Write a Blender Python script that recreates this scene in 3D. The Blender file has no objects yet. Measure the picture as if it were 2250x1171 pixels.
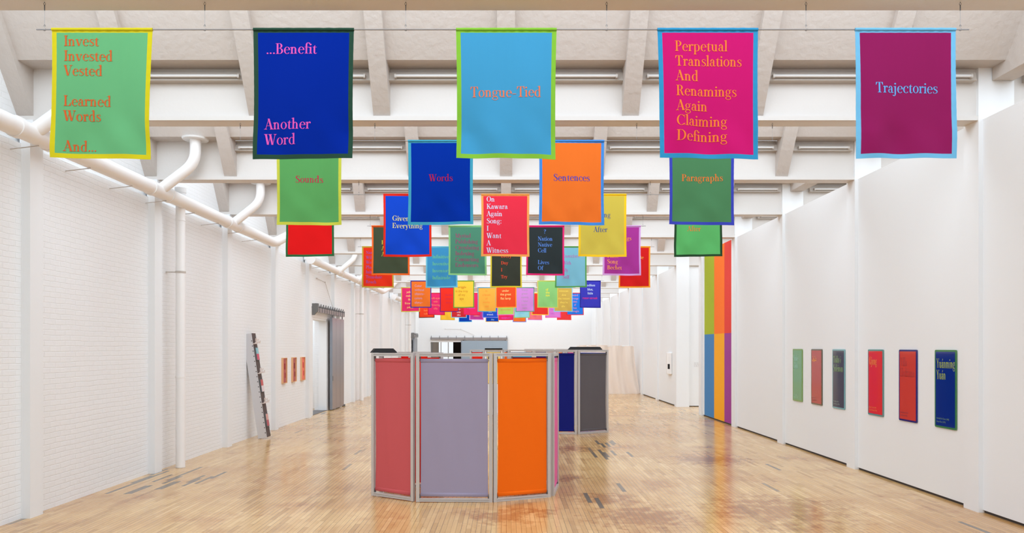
import bpy, math, random
from mathutils import Vector
C = bpy.context.scene.collection
SC = bpy.context.scene

# ------------------------------------------------------------------ camera, world, daylight
F, VX, VY, EYE = 1515.0, 1112.0, 763.0, 2.06
cd = bpy.data.cameras.new('camera'); cam = bpy.data.objects.new('camera', cd); C.objects.link(cam)
cd.sensor_width = 36.0; cd.lens = F / 2250 * 36
cd.shift_x = (1125 - VX) / 2250; cd.shift_y = (VY - 585.5) / 2250
cd.clip_start = 0.05; cd.clip_end = 200
cam.location = (0, 0, EYE); cam.rotation_euler = (math.pi / 2, 0, 0)
SC.camera = cam
w = bpy.data.worlds.new('sky'); SC.world = w; w.use_nodes = True
bg = w.node_tree.nodes['Background']; bg.inputs[0].default_value = (0.93, 0.97, 1.0, 1); bg.inputs[1].default_value = 1.0
SC.view_settings.view_transform = 'Standard'; SC.view_settings.look = 'None'
SC.view_settings.gamma = 1; SC.view_settings.use_curve_mapping = False
SC.view_settings.exposure = 0.0
SC.cycles.use_denoising = True
SC.cycles.max_bounces = 10; SC.cycles.diffuse_bounces = 8; SC.cycles.glossy_bounces = 4
SC.cycles.sample_clamp_indirect = 6.0

PITCH = 3.048
def ZB(k): return 8.63 + (k - 2) * PITCH            # near face of ceiling beam k
def ZR(k): return 5.648 + (k - 1) * PITCH           # rod of banner row k
BEAM_Z, BEAM_D, BEAM_TOP = 4.89, 0.21, 5.62
XL, XR, XA = -6.04, 5.94, 12.6                      # left wall, right partition, far aisle wall
ZBACK, ZEND = -7.2, 48.0
KMIN, KMAX = -2, 15
SKY_W = 8.8
for k in range(KMIN, KMAX):                         # daylight of each saw-tooth skylight
    y0, z0, y1, z1 = ZB(k) + BEAM_D, BEAM_TOP, ZB(k + 1) - 1.16, 7.0
    ld = bpy.data.lights.new('skylight_daylight', 'AREA'); lo = bpy.data.objects.new('skylight_daylight', ld); C.objects.link(lo)
    ld.shape = 'RECTANGLE'; ld.size = XA - XL - 0.3; ld.size_y = math.hypot(y1 - y0, z1 - z0) - 0.1
    ld.energy = SKY_W * ld.size * ld.size_y; ld.color = (0.875, 1.0, 1.12)
    lo.location = ((XA + XL) / 2, (y0 + y1) / 2, (z0 + z1) / 2)
    lo.rotation_euler = (math.atan2(z1 - z0, y1 - y0), 0, 0)

# ------------------------------------------------------------------ helpers
def zf(x): return 0.0063 * (x - 5.9)                # the old floor falls slightly to the left
def fl(px, py):                                     # floor point seen at a pixel
    d = 2.097 * F / ((py - VY) + 0.0063 * (px - VX)); return (px - VX) * d / F, d
def lin(c):
    r = []
    for v in c:
        v /= 255.0; r.append(v / 12.92 if v <= 0.04045 else ((v + 0.055) / 1.055) ** 2.4)
    return (r[0], r[1], r[2], 1.0)

class MB:
    def __init__(s): s.v = []; s.f = []; s.sm = []
    def add(s, vs, fs, smooth=False):
        o = len(s.v); s.v += [tuple(p) for p in vs]; s.f += [tuple(i + o for i in f) for f in fs]; s.sm += [smooth] * len(fs)
    def box(s, x0, x1, y0, y1, z0, z1):
        s.add([(x0,y0,z0),(x1,y0,z0),(x1,y1,z0),(x0,y1,z0),(x0,y0,z1),(x1,y0,z1),(x1,y1,z1),(x0,y1,z1)],
              [(0,3,2,1),(4,5,6,7),(0,1,5,4),(1,2,6,5),(2,3,7,6),(3,0,4,7)])
    def hexa(s, b, t):                               # four bottom points, four top points
        s.add(list(b) + list(t), [(0,3,2,1),(4,5,6,7),(0,1,5,4),(1,2,6,5),(2,3,7,6),(3,0,4,7)])
    def prism_x(s, prof, x0, x1):                    # profile in (y, z)
        n = len(prof); vs = [(x0, a, b) for a, b in prof] + [(x1, a, b) for a, b in prof]
        s.add(vs, [tuple(range(n)), tuple(range(2*n-1, n-1, -1))] + [(i, n+i, n+(i+1)%n, (i+1)%n) for i in range(n)])
    def prism_z(s, prof, z0, z1):                    # profile in (x, y)
        n = len(prof); vs = [(a, b, z0) for a, b in prof] + [(a, b, z1) for a, b in prof]
        s.add(vs, [tuple(range(n-1, -1, -1)), tuple(range(n, 2*n))] + [(i, (i+1)%n, n+(i+1)%n, n+i) for i in range(n)])
    def tube(s, pts, r, seg=12, caps=True):
        pts = [Vector(p) for p in pts]; n = len(pts); rs = r if isinstance(r, (list, tuple)) else [r] * n
        up = None; rings = []
        for i, p in enumerate(pts):
            t = (pts[min(i+1, n-1)] - pts[max(i-1, 0)]).normalized()
            if up is None: up = Vector((0, 0, 1)) if abs(t.z) < 0.9 else Vector((1, 0, 0))
            a = t.cross(up).normalized(); up = a.cross(t).normalized()
            rings.append([p + (a * math.cos(q) + up * math.sin(q)) * rs[i] for q in [2*math.pi*j/seg for j in range(seg)]])
        vs = [q for rg in rings for q in rg]; fs = []
        for i in range(n - 1):
            for j in range(seg):
                fs.append((i*seg+j, i*seg+(j+1)%seg, (i+1)*seg+(j+1)%seg, (i+1)*seg+j))
        s.add(vs, fs, True)
        if caps:
            s.add(rings[0], [tuple(range(seg))]); s.add(rings[-1], [tuple(range(seg-1, -1, -1))])
    def mesh(s, name, mat):
        m = bpy.data.meshes.new(name); m.from_pydata(s.v, [], s.f); m.update()
        m.polygons.foreach_set('use_smooth', s.sm)
        for q in (mat if isinstance(mat, list) else [mat]): m.materials.append(q)
        return m
    def build(s, name, mat, parent=None, loc=None, label=None):
        return link(name, s.mesh(name, mat), parent, loc, label)
def link(name, data, parent=None, loc=None, label=None):
    o = bpy.data.objects.new(name, data); C.objects.link(o)
    if parent: o.parent = parent
    if loc: o.location = loc
    if label: o['label'] = label
    return o
def tag(o, label, cat, group=None):
    o['label'] = label; o['category'] = cat
    if group: o['group'] = group
    return o
def thing(name, label, cat, loc=(0,0,0), rz=0.0, group=None):
    o = bpy.data.objects.new(name, None); o.empty_display_size = 0.1; C.objects.link(o)
    o.location = loc; o.rotation_euler = (0, 0, rz); return tag(o, label, cat, group)
def struct(name, mb, mat):
    o = mb.build(name, mat); o['kind'] = 'structure'; return o
def again(name, data, loc=None):
    o = link(name, data, None, loc); o['kind'] = 'structure'; return o
def bevel(o, wd, seg=2):
    m = o.modifiers.new('bevel', 'BEVEL'); m.width = wd; m.segments = seg; m.limit_method = 'ANGLE'; return o
def solid(o, th):
    m = o.modifiers.new('thickness', 'SOLIDIFY'); m.thickness = th; m.offset = 0
    e = o.modifiers.new('edges', 'EDGE_SPLIT'); e.split_angle = 0.7; return o
ORD = ['', 'first', 'second', 'third', 'fourth', 'fifth', 'sixth', 'seventh', 'eighth', 'ninth', 'tenth', 'eleventh', 'twelfth', 'thirteenth', 'fourteenth']

# ------------------------------------------------------------------ materials
_m = {}
def mat(name, col, rough=0.6, metal=0.0, bump=None, sheen=0.0, coat=0.0, spec=0.5):
    key = (name, col, rough, metal)
    if key in _m: return _m[key]
    m = bpy.data.materials.new(name); m.use_nodes = True; nt = m.node_tree; b = nt.nodes['Principled BSDF']
    b.inputs['Base Color'].default_value = lin(col) if max(col) > 1.0 else (*col, 1)
    b.inputs['Roughness'].default_value = rough; b.inputs['Metallic'].default_value = metal
    b.inputs['Sheen Weight'].default_value = sheen; b.inputs['Coat Weight'].default_value = coat
    b.inputs['Specular IOR Level'].default_value = spec
    if bump:
        sc, st, dist = bump
        g = nt.nodes.new('ShaderNodeNewGeometry'); n = nt.nodes.new('ShaderNodeTexNoise'); n.inputs['Scale'].default_value = sc; n.inputs['Detail'].default_value = 5
        u = nt.nodes.new('ShaderNodeBump'); u.inputs['Strength'].default_value = st; u.inputs['Distance'].default_value = dist
        nt.links.new(g.outputs['Position'], n.inputs['Vector']); nt.links.new(n.outputs['Fac'], u.inputs['Height']); nt.links.new(u.outputs['Normal'], b.inputs['Normal'])
    _m[key] = m; return m
def fabric(col, k=0.87):
    key = ('fabric', col, k)
    if key in _m: return _m[key]
    l = lin(col); c = tuple(min(0.9, k * v) for v in l[:3])
    m = mat('fabric', c, 0.9, 0.0, (260.0, 0.12, 0.002), sheen=0.02, spec=0.06); _m[key] = m; return m
def ink(col): return mat('ink', col, 0.9, spec=0.1)

def brick_mat(axis):
    m = bpy.data.materials.new('painted_brick'); m.use_nodes = True; nt = m.node_tree; N = nt.nodes; L = nt.links; b = N['Principled BSDF']
    g = N.new('ShaderNodeNewGeometry'); sp = N.new('ShaderNodeSeparateXYZ'); cb = N.new('ShaderNodeCombineXYZ')
    L.new(g.outputs['Position'], sp.inputs[0]); L.new(sp.outputs[axis], cb.inputs[0]); L.new(sp.outputs[2], cb.inputs[1])
    wn = N.new('ShaderNodeTexNoise'); wn.inputs['Scale'].default_value = 3.0; L.new(g.outputs['Position'], wn.inputs['Vector'])
    ws = N.new('ShaderNodeVectorMath'); ws.operation = 'SCALE'; ws.inputs['Scale'].default_value = 0.03; L.new(wn.outputs['Color'], ws.inputs[0])
    ad = N.new('ShaderNodeVectorMath'); L.new(cb.outputs[0], ad.inputs[0]); L.new(ws.outputs[0], ad.inputs[1])
    br = N.new('ShaderNodeTexBrick'); br.inputs['Scale'].default_value = 1; br.inputs['Brick Width'].default_value = 0.215; br.inputs['Row Height'].default_value = 0.072
    br.inputs['Mortar Size'].default_value = 0.007; br.inputs['Mortar Smooth'].default_value = 0.6; L.new(ad.outputs[0], br.inputs['Vector'])
    br.inputs['Color1'].default_value = (0,0,0,1); br.inputs['Color2'].default_value = (1,1,1,1)
    n2 = N.new('ShaderNodeTexNoise'); n2.inputs['Scale'].default_value = 14.0; n2.inputs['Detail'].default_value = 6; L.new(g.outputs['Position'], n2.inputs['Vector'])
    inv = N.new('ShaderNodeMath'); inv.operation = 'MULTIPLY_ADD'; inv.inputs[1].default_value = -0.8; L.new(br.outputs['Fac'], inv.inputs[0])
    hm = N.new('ShaderNodeMath'); hm.operation = 'MULTIPLY'; hm.inputs[1].default_value = 0.7; L.new(n2.outputs['Fac'], hm.inputs[0]); L.new(hm.outputs[0], inv.inputs[2])
    bu = N.new('ShaderNodeBump'); bu.inputs['Strength'].default_value = 0.55; bu.inputs['Distance'].default_value = 0.006
    L.new(inv.outputs[0], bu.inputs['Height']); L.new(bu.outputs['Normal'], b.inputs['Normal'])
    b.inputs['Base Color'].default_value = (0.82, 0.832, 0.84, 1); b.inputs['Roughness'].default_value = 0.55
    return m

def floor_mat():
    m = bpy.data.materials.new('maple_strip_floor'); m.use_nodes = True; nt = m.node_tree; N = nt.nodes; L = nt.links; b = N['Principled BSDF']
    def math_(op, a, c=None, d=None):
        n = N.new('ShaderNodeMath'); n.operation = op
        for i, q in enumerate((a, c, d)):
            if q is None: continue
            if isinstance(q, (int, float)): n.inputs[i].default_value = q
            else: L.new(q, n.inputs[i])
        return n.outputs[0]
    def noise(vec, scale, detail=4, rough=0.55):
        n = N.new('ShaderNodeTexNoise'); n.inputs['Scale'].default_value = scale; n.inputs['Detail'].default_value = detail; n.inputs['Roughness'].default_value = rough
        L.new(vec, n.inputs['Vector']); return n.outputs['Fac']
    def white(vec, dim='2D'):
        n = N.new('ShaderNodeTexWhiteNoise'); n.noise_dimensions = dim
        L.new(vec, n.inputs['Vector' if dim != '1D' else 'W']); return n.outputs['Value']
    def ramp(fac, stops, interp='LINEAR'):
        n = N.new('ShaderNodeValToRGB'); n.color_ramp.interpolation = interp; e = n.color_ramp.elements
        while len(e) < len(stops): e.new(0.5)
        for q, (p, c) in zip(e, stops): q.position = p; q.color = (*c, 1)
        L.new(fac, n.inputs[0]); return n.outputs['Color']
    def mix(kind, fac, a, c):
        n = N.new('ShaderNodeMix'); n.data_type = 'RGBA'; n.blend_type = kind
        for sck, q in ((n.inputs[0], fac), (n.inputs[6], a), (n.inputs[7], c)):
            if isinstance(q, (int, float)): sck.default_value = q
            elif isinstance(q, tuple): sck.default_value = (*q, 1)
            else: L.new(q, sck)
        return n.outputs[2]
    g = N.new('ShaderNodeNewGeometry'); sp = N.new('ShaderNodeSeparateXYZ'); L.new(g.outputs['Position'], sp.inputs[0])
    x, y = sp.outputs[0], sp.outputs[1]
    rowf = math_('DIVIDE', x, 0.058); row = math_('FLOOR', rowf); fr = math_('SUBTRACT', rowf, row)
    rr = white(row, '1D')
    uf = math_('DIVIDE', math_('ADD', y, math_('MULTIPLY', rr, 9.0)), 0.62); ub = math_('FLOOR', uf); fu = math_('SUBTRACT', uf, ub)
    cb = N.new('ShaderNodeCombineXYZ'); L.new(row, cb.inputs[0]); L.new(ub, cb.inputs[1])
    v = white(cb.outputs[0])
    cb2 = N.new('ShaderNodeCombineXYZ'); L.new(math_('ADD', row, 71.3), cb2.inputs[0]); L.new(ub, cb2.inputs[1])
    v2 = white(cb2.outputs[0])
    col = ramp(v, [(0.0, (0.49, 0.29, 0.115)), (0.12, (0.60, 0.375, 0.158)), (0.6, (0.645, 0.41, 0.178)), (0.9, (0.68, 0.445, 0.20)), (1.0, (0.73, 0.495, 0.24))])
    sv = N.new('ShaderNodeCombineXYZ'); L.new(math_('MULTIPLY', x, 40.0), sv.inputs[0]); L.new(math_('MULTIPLY', y, 1.6), sv.inputs[1]); L.new(math_('MULTIPLY', v, 20), sv.inputs[2])
    grain = noise(sv.outputs[0], 1.0, 5)
    col = mix('MULTIPLY', 0.35, col, ramp(grain, [(0.3, (0.72, 0.62, 0.52)), (0.65, (1, 1, 1))]))
    P = g.outputs['Position']
    big = noise(P, 0.45, 6, 0.6)
    col = mix('MULTIPLY', 0.6, col, ramp(big, [(0.38, (0.70, 0.52, 0.38)), (0.56, (1.0, 1.0, 1.0))]))
    # reddish-brown wear, and old dark repaired boards
    of = N.new('ShaderNodeVectorMath'); of.inputs[1].default_value = (13.7, 4.2, 0); L.new(P, of.inputs[0])
    st = noise(of.outputs[0], 0.9, 7, 0.68)
    col = mix('MULTIPLY', math_('MULTIPLY', ramp(st, [(0.55, (0, 0, 0)), (0.72, (1, 1, 1))]), 0.75), col, (0.60, 0.36, 0.25))
    spots = None
    for px, py, r in ((1265, 985, .85), (1250, 1050, .55), (1105, 1135, .7), (1330, 1095, .8), (1420, 1135, 1.1), (1180, 1125, .5), (1700, 1120, 1.6), (1560, 1010, 1.3)):
        cx, cy = fl(px, py); dv = N.new('ShaderNodeVectorMath'); dv.operation = 'DISTANCE'; dv.inputs[1].default_value = (cx, cy, zf(cx)); L.new(P, dv.inputs[0])
        q = math_('MULTIPLY_ADD', dv.outputs['Value'], -1.0 / r, 1.0); spots = q if spots is None else math_('MAXIMUM', spots, q)
    sn = noise(P, 5.0, 8, 0.75)
    sm = ramp(math_('MULTIPLY_ADD', spots, 0.34, sn), [(0.62, (0, 0, 0)), (0.78, (1, 1, 1))])
    col = mix('MULTIPLY', math_('MULTIPLY', sm, 0.8), col, (0.56, 0.37, 0.27))
    cbp = N.new('ShaderNodeCombineXYZ'); L.new(math_('MULTIPLY', row, 0.058), cbp.inputs[0]); L.new(math_('SUBTRACT', math_('MULTIPLY', math_('ADD', ub, 0.5), 0.62), math_('MULTIPLY', rr, 9.0)), cbp.inputs[1])
    dk = noise(cbp.outputs[0], 0.6, 3)
    for px, py, r in ((345, 1052, .9), (372, 1046, .5), (1335, 1000, .45), (1345, 1075, .22), (1330, 975, .3)):   # old grey repairs
        cx, cy = fl(px, py); dv = N.new('ShaderNodeVectorMath'); dv.operation = 'DISTANCE'; dv.inputs[1].default_value = (cx, cy, 0); L.new(cbp.outputs[0], dv.inputs[0])
        dk = math_('ADD', dk, math_('MULTIPLY', math_('LESS_THAN', dv.outputs['Value'], r), 0.4))
    dark = math_('MULTIPLY', math_('GREATER_THAN', v2, 0.72), math_('GREATER_THAN', dk, 0.66))
    col = mix('MIX', math_('MULTIPLY', dark, 0.9), col, (0.085, 0.08, 0.075))
    few = math_('GREATER_THAN', v2, 0.9965)
    col = mix('MIX', math_('MULTIPLY', few, 0.7), col, (0.11, 0.09, 0.075))
    sf = N.new('ShaderNodeVectorMath'); sf.operation = 'MULTIPLY'; sf.inputs[1].default_value = (9, 3, 1); L.new(P, sf.inputs[0])
    spk = noise(sf.outputs[0], 2.2, 3, 0.8)
    col = mix('MULTIPLY', math_('MULTIPLY', ramp(spk, [(0.66, (0, 0, 0)), (0.75, (1, 1, 1))]), 0.45), col, (0.35, 0.25, 0.18))
    seam = math_('MAXIMUM', math_('LESS_THAN', fr, 0.075), math_('LESS_THAN', fu, 0.005))
    sv3 = N.new('ShaderNodeCombineXYZ'); L.new(row, sv3.inputs[0]); L.new(math_('MULTIPLY', y, 0.8), sv3.inputs[1])
    seamn = ramp(noise(sv3.outputs[0], 1.0, 3), [(0.35, (0.45, 0.45, 0.45)), (0.65, (1, 1, 1))])
    col = mix('MIX', math_('MULTIPLY', seam, seamn), col, (0.10, 0.06, 0.035))
    L.new(col, b.inputs['Base Color'])
    rn = noise(P, 2.5, 4)
    L.new(math_('MULTIPLY_ADD', rn, 0.14, 0.13), b.inputs['Roughness'])
    b.inputs['Specular IOR Level'].default_value = 0.5
    b.inputs['Coat Weight'].default_value = 0.12; b.inputs['Coat Roughness'].default_value = 0.14
    bu = N.new('ShaderNodeBump'); bu.inputs['Strength'].default_value = 0.06; bu.inputs['Distance'].default_value = 0.004
    hv = N.new('ShaderNodeVectorMath'); hv.operation = 'MULTIPLY'; hv.inputs[1].default_value = (17.2, 1.2, 1); L.new(P, hv.inputs[0])
    L.new(noise(hv.outputs[0], 1.0, 3), bu.inputs['Height']); L.new(bu.outputs['Normal'], b.inputs['Normal'])
    return m

M_BRICK_Y, M_BRICK_X = brick_mat(1), brick_mat(0)
M_WHITE = mat('white_paint', (0.80, 0.815, 0.825), 0.55, bump=(3.0, 0.1, 0.01))
M_CONC = mat('painted_concrete', (0.53, 0.475, 0.432), 0.6, bump=(13.0, 0.55, 0.016))
M_BEAM = mat('painted_beam', (0.66, 0.63, 0.60), 0.55, bump=(22.0, 0.25, 0.006))
M_PIPE = mat('white_pipe', (0.84, 0.83, 0.82), 0.35)
M_ALU = mat('brushed_aluminium', (0.57, 0.55, 0.54), 0.4, 0.25)
M_STEEL = mat('steel', (0.34, 0.34, 0.35), 0.35, 0.9)
M_DARK = mat('dark_metal', (0.12, 0.12, 0.12), 0.45, 0.4)
M_HARD = mat('grey_ironwork', (0.20, 0.20, 0.20), 0.45, 0.3)
M_BLACK = mat('black_plastic', (0.012, 0.010, 0.010), 0.7, spec=0.2)
M_LAMP = mat('cream_enamel', (0.50, 0.455, 0.41), 0.45)
M_TUBE = mat('unlit_tube', (0.70, 0.69, 0.68), 0.3)
M_GAP = mat('painted_gap_shade', (0.06, 0.05, 0.045), 0.9)  # dark colour standing in for shade in the gaps under the partitions

# ------------------------------------------------------------------ setting
mb = MB()
xa, xb = XL - 3.7, XA + 0.3
mb.add([(xa, ZBACK-0.3, zf(xa)), (xb, ZBACK-0.3, zf(xb)), (xb, ZEND+4, zf(xb)), (xa, ZEND+4, zf(xa)),
        (xa, ZBACK-0.3, zf(xa)-.2), (xb, ZBACK-0.3, zf(xb)-.2), (xb, ZEND+4, zf(xb)-.2), (xa, ZEND+4, zf(xa)-.2)],
       [(0,1,2,3),(7,6,5,4),(0,4,5,1),(1,5,6,2),(2,6,7,3),(3,7,4,0)])
struct('floor', mb, floor_mat())

DY0, DY1, DZ = 21.55, 23.35, 3.0                     # left doorway
mb = MB()
mb.box(XL-.45, XL, ZBACK, DY0, -.15, 4.6); mb.box(XL-.45, XL, DY1, ZEND+.3, -.15, 4.6); mb.box(XL-.45, XL, DY0, DY1, DZ, 4.6)
mb.box(XL-.45, XL-.08, ZBACK, ZEND+.3, 4.6, 7.3)
struct_room = MB(); q = struct_room
q.box(-9.6, -9.5, 19.9, 24.2, -.15, 4.0); q.box(-9.5, XL-.45, 24.1, 24.2, -.15, 4.0); q.box(-9.5, XL-.45, 19.9, 20.0, -.15, 4.0); q.box(-9.6, XL-.45, 19.9, 24.2, 4.0, 4.1)
struct('wall_left', mb, M_BRICK_Y)
struct('wall_side_room', struct_room, M_BRICK_X)
ld = bpy.data.lights.new('side_room_fill', 'AREA'); lo = bpy.data.objects.new('side_room_fill', ld); C.objects.link(lo)
ld.shape = 'RECTANGLE'; ld.size = 2.4; ld.size_y = 3.4; ld.energy = 75; ld.color = (0.9, 1.0, 1.1); lo.location = (-8.0, 22.0, 3.97)   # lamp added in the closed side room to brighten the doorway
mb = MB(); mb.box(XL-.45, XL-.02, DY0, DY1, zf(XL)-.01, zf(XL)+.012); struct('trim_1', mb, mat('threshold_slate', (0.13, 0.12, 0.12), 0.6))
mb = MB()                                            # doorway lining
mb.box(XL-.3, XL-.02, DY1-.05, DY1-.002, -.1, DZ); mb.box(XL-.3, XL-.02, DY0, DY1, DZ-.06, DZ-.001)
struct('trim_2', mb, M_WHITE)

EX0, EX1, EZ = -5.26, -3.10, 2.42                    # end doorway
mb = MB()
mb.box(XL-.4, EX0, ZEND, ZEND+.3, -.2, 7.3); mb.box(EX1, XA+.2, ZEND, ZEND+.3, -.2, 7.3); mb.box(EX0, EX1, ZEND, ZEND+.3, EZ, 7.3)
struct('wall_back', mb, M_BRICK_X)
mb = MB(); mb.box(XL-.4, XA+.2, ZBACK-.25, ZBACK, -.2, 7.3); struct('wall_front', mb, M_WHITE)
mb = MB(); mb.box(XA, XA+.25, ZBACK, ZEND+.2, -.1, 7.3); struct('wall_aisle', mb, M_WHITE)
# lobby behind the end doorway
mb = MB(); mb.box(-6.0, -5.9, ZEND+.3, 51, -.2, 3); mb.box(-2.6, -2.5, ZEND+.3, 51, -.2, 3); mb.box(-6, -2.5, ZEND+.3, 51, 3, 3.1)
mb.box(-6, -5.05, 51, 51.1, -.2, 3); mb.box(-3.75, -2.5, 51, 51.1, -.2, 3); struct('wall_lobby', mb, mat('lobby_paint', (0.78, 0.84, 0.90), 0.6))
mb = MB(); mb.box(-5.42, -5.0, 50.9, 51.02, -.1, 2.9); struct('door_3', mb, mat('lobby_grey', (0.75, 0.75, 0.77), 0.5))
mb = MB(); mb.box(-3.86, -3.32, 50.3, 50.9, -.1, 2.75); tag(mb.build('cabinet', M_BLACK), 'black cabinet standing in the lobby beyond the far doorway', 'cabinet')
mb = MB()
for xx in (-5.02, -4.84, -4.30, -3.80): mb.box(xx, xx+.05, 50.98, 51.05, -.1, 3)
mb.box(-5.02, -3.75, 50.98, 51.05, 1.35, 1.4); struct('window_1', mb, M_WHITE)

# partitions and columns on the right
colm = MB(); colm.box(5.885, 6.33, -.04, BEAM_D+.03, -.02, BEAM_TOP-.02); colmesh = colm.mesh('column', M_WHITE)
for k in range(KMIN, KMAX): again('column', colmesh, (0, ZB(k), 0))
for k in range(KMIN, KMAX):
    if k == 6: continue
    y0, y1 = ZB(k) + BEAM_D, (ZB(k+1) if k < 14 else ZEND)
    mb = MB(); mb.box(XR, XR+.16, y0, y1, 0.035, 4.9); struct('wall_right', mb, M_WHITE)
    mb = MB(); mb.box(XR+.02, XR+.14, y0, y1, -.01, 0.035); struct('gap_shade_right', mb, M_GAP)  # recessed strip, painted dark as the shade below the partition
mb = MB(); mb.box(6.33, XA, ZB(7)+.05, ZB(7)+.2, 0.03, 4.9); struct('wall_aisle', mb, M_WHITE)
mb = MB(); mb.box(6.33, XA, ZB(7)+.07, ZB(7)+.18, -.01, 0.03); struct('gap_shade_aisle', mb, M_GAP)  # same dark painted gap shade below the aisle wall

# pilasters on the brick wall
pm = MB(); pm.box(XL-.02, XL+.11, -.04, .20, -.12, BEAM_Z); pm.box(XL-.05, XL+.16, -.06, .22, 4.70, BEAM_Z); pilm = pm.mesh('pilaster', M_WHITE)
for k in range(KMIN, KMAX): again('pilaster', pilm, (0, ZB(k), 0))

# saw-tooth roof: beams, slabs, rafters, skylights
bm_ = MB(); bm_.box(XL-.1, XA, 0, BEAM_D, BEAM_Z, BEAM_TOP); bm_.box(XL-.05, 5.885, -.035, 0.01, BEAM_Z, BEAM_Z+.055); bm_.box(6.33, XA, -.035, 0.01, BEAM_Z, BEAM_Z+.055)
beamm = bm_.mesh('ceiling_beam', M_BEAM)
sl = MB(); sl.prism_x([(0, 5.54), (-.28, 5.54), (-1.13, 6.94), (-1.20, 7.08), (-1.05, 7.12), (-.2, 5.70), (0, 5.70)], XL-.3, XA); slabm = sl.mesh('ceiling', M_CONC)
rf = MB(); rf.prism_x([(0, 4.945), (-1.17, 6.88), (-1.10, 6.98), (-.27, 5.60), (0, 5.60)], -.105, .105); raftm = rf.mesh('ceiling_rafter', M_CONC)
gi = MB(); gi.box(6.05, 6.315, .02, PITCH-BEAM_D-.05, 5.38, 5.64); gi.prism_x([(PITCH-BEAM_D-.05, 5.62), (PITCH-BEAM_D-1.13, 7.0), (0.05, 5.60)], 6.06, 6.30); girdm = gi.mesh('ceiling_girder', M_CONC)
wi = MB()
y1_, z1_ = PITCH - 1.16, 7.04
for i in range(13):
    xx = XL + .3 + i * 1.5
    wi.prism_x([(BEAM_D-.02, BEAM_TOP+.06), (y1_, z1_+.06), (y1_, z1_+.02), (BEAM_D-.02, BEAM_TOP+.02)], xx, xx+.05)
winm = wi.mesh('window_skylight', M_LAMP)
RX = [-6.02, -4.665, -3.11, -1.555, 0.0, 1.555, 3.11, 4.665, 7.9, 9.45, 11.0]
for k in range(KMIN, KMAX + 1):
    if k < KMAX: again('ceiling_beam', beamm, (0, ZB(k), 0))
    again('ceiling', slabm, (0, ZB(k), 0))
    if k < KMAX:
        again('window_skylight', winm, (0, ZB(k), 0)); again('ceiling_girder', girdm, (0, ZB(k) + BEAM_D, 0))
    for x in RX: again('ceiling_rafter', raftm, (x, ZB(k), 0))
mb = MB(); mb.box(XL-.4, XA+.2, ZBACK-.2, ZB(KMIN)+.25, 5.6, 5.8); struct('ceiling', mb, M_CONC)

# ------------------------------------------------------------------ fluorescent lights
def make_light(wd):
    ho = MB(); h = wd / 2
    ho.hexa([(-h, -.095, 5.365), (h, -.095, 5.365), (h, -.002, 5.365), (-h, -.002, 5.365)], [(-h, -.06, 5.475), (h, -.06, 5.475), (h, -.002, 5.475), (-h, -.002, 5.475)])
    so = MB(); so.box(-.012, .012, -.135, -.085, 5.385, 5.43)
    tu = MB(); tu.tube([(-h+.075, -.118, 5.41), (h-.075, -.118, 5.41)], .018, 10)
    return ho.mesh('housing', M_LAMP), so.mesh('socket', M_LAMP), tu.mesh('tube', M_TUBE)
LM = {1.34: make_light(1.34), 1.0: make_light(1.0), 1.33: make_light(1.33)}
gaps = [(-3.89, 1.34), (-2.335, 1.34), (-.78, 1.34), (.78, 1.34), (2.335, 1.34), (3.89, 1.34), (5.33, 1.0), (7.12, 1.33)]
PLACE = ['nearest the left wall', 'second from the left wall', 'third from the left wall', 'just left of the middle rafter', 'just right of the middle rafter', 'third from the right columns', 'next to the right columns', 'beyond the right columns']
PLACE[3] = 'fourth from the left wall'; PLACE[4] = 'fifth from the left wall'; PLACE[5] = 'sixth from the left wall'
PLACE[0], PLACE[1], PLACE[2] = 'first from the left wall', 'second from the left wall', 'third from the left wall'
for k in range(2, 9):
    for (x, wd), pl in zip(gaps, PLACE):
        t = thing('fluorescent_light', 'unlit white fluorescent light on the %s ceiling beam, %s' % (ORD[k], pl), 'light', (x, ZB(k), 0), 0, 'fluorescent lights along the ceiling beams')
        a, b, c = LM[wd]; link('housing', a, t); link('tube', c, t)
        for sx in (-1, 1): link('socket', b, t, (sx*(wd/2-.085), 0, 0))

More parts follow.
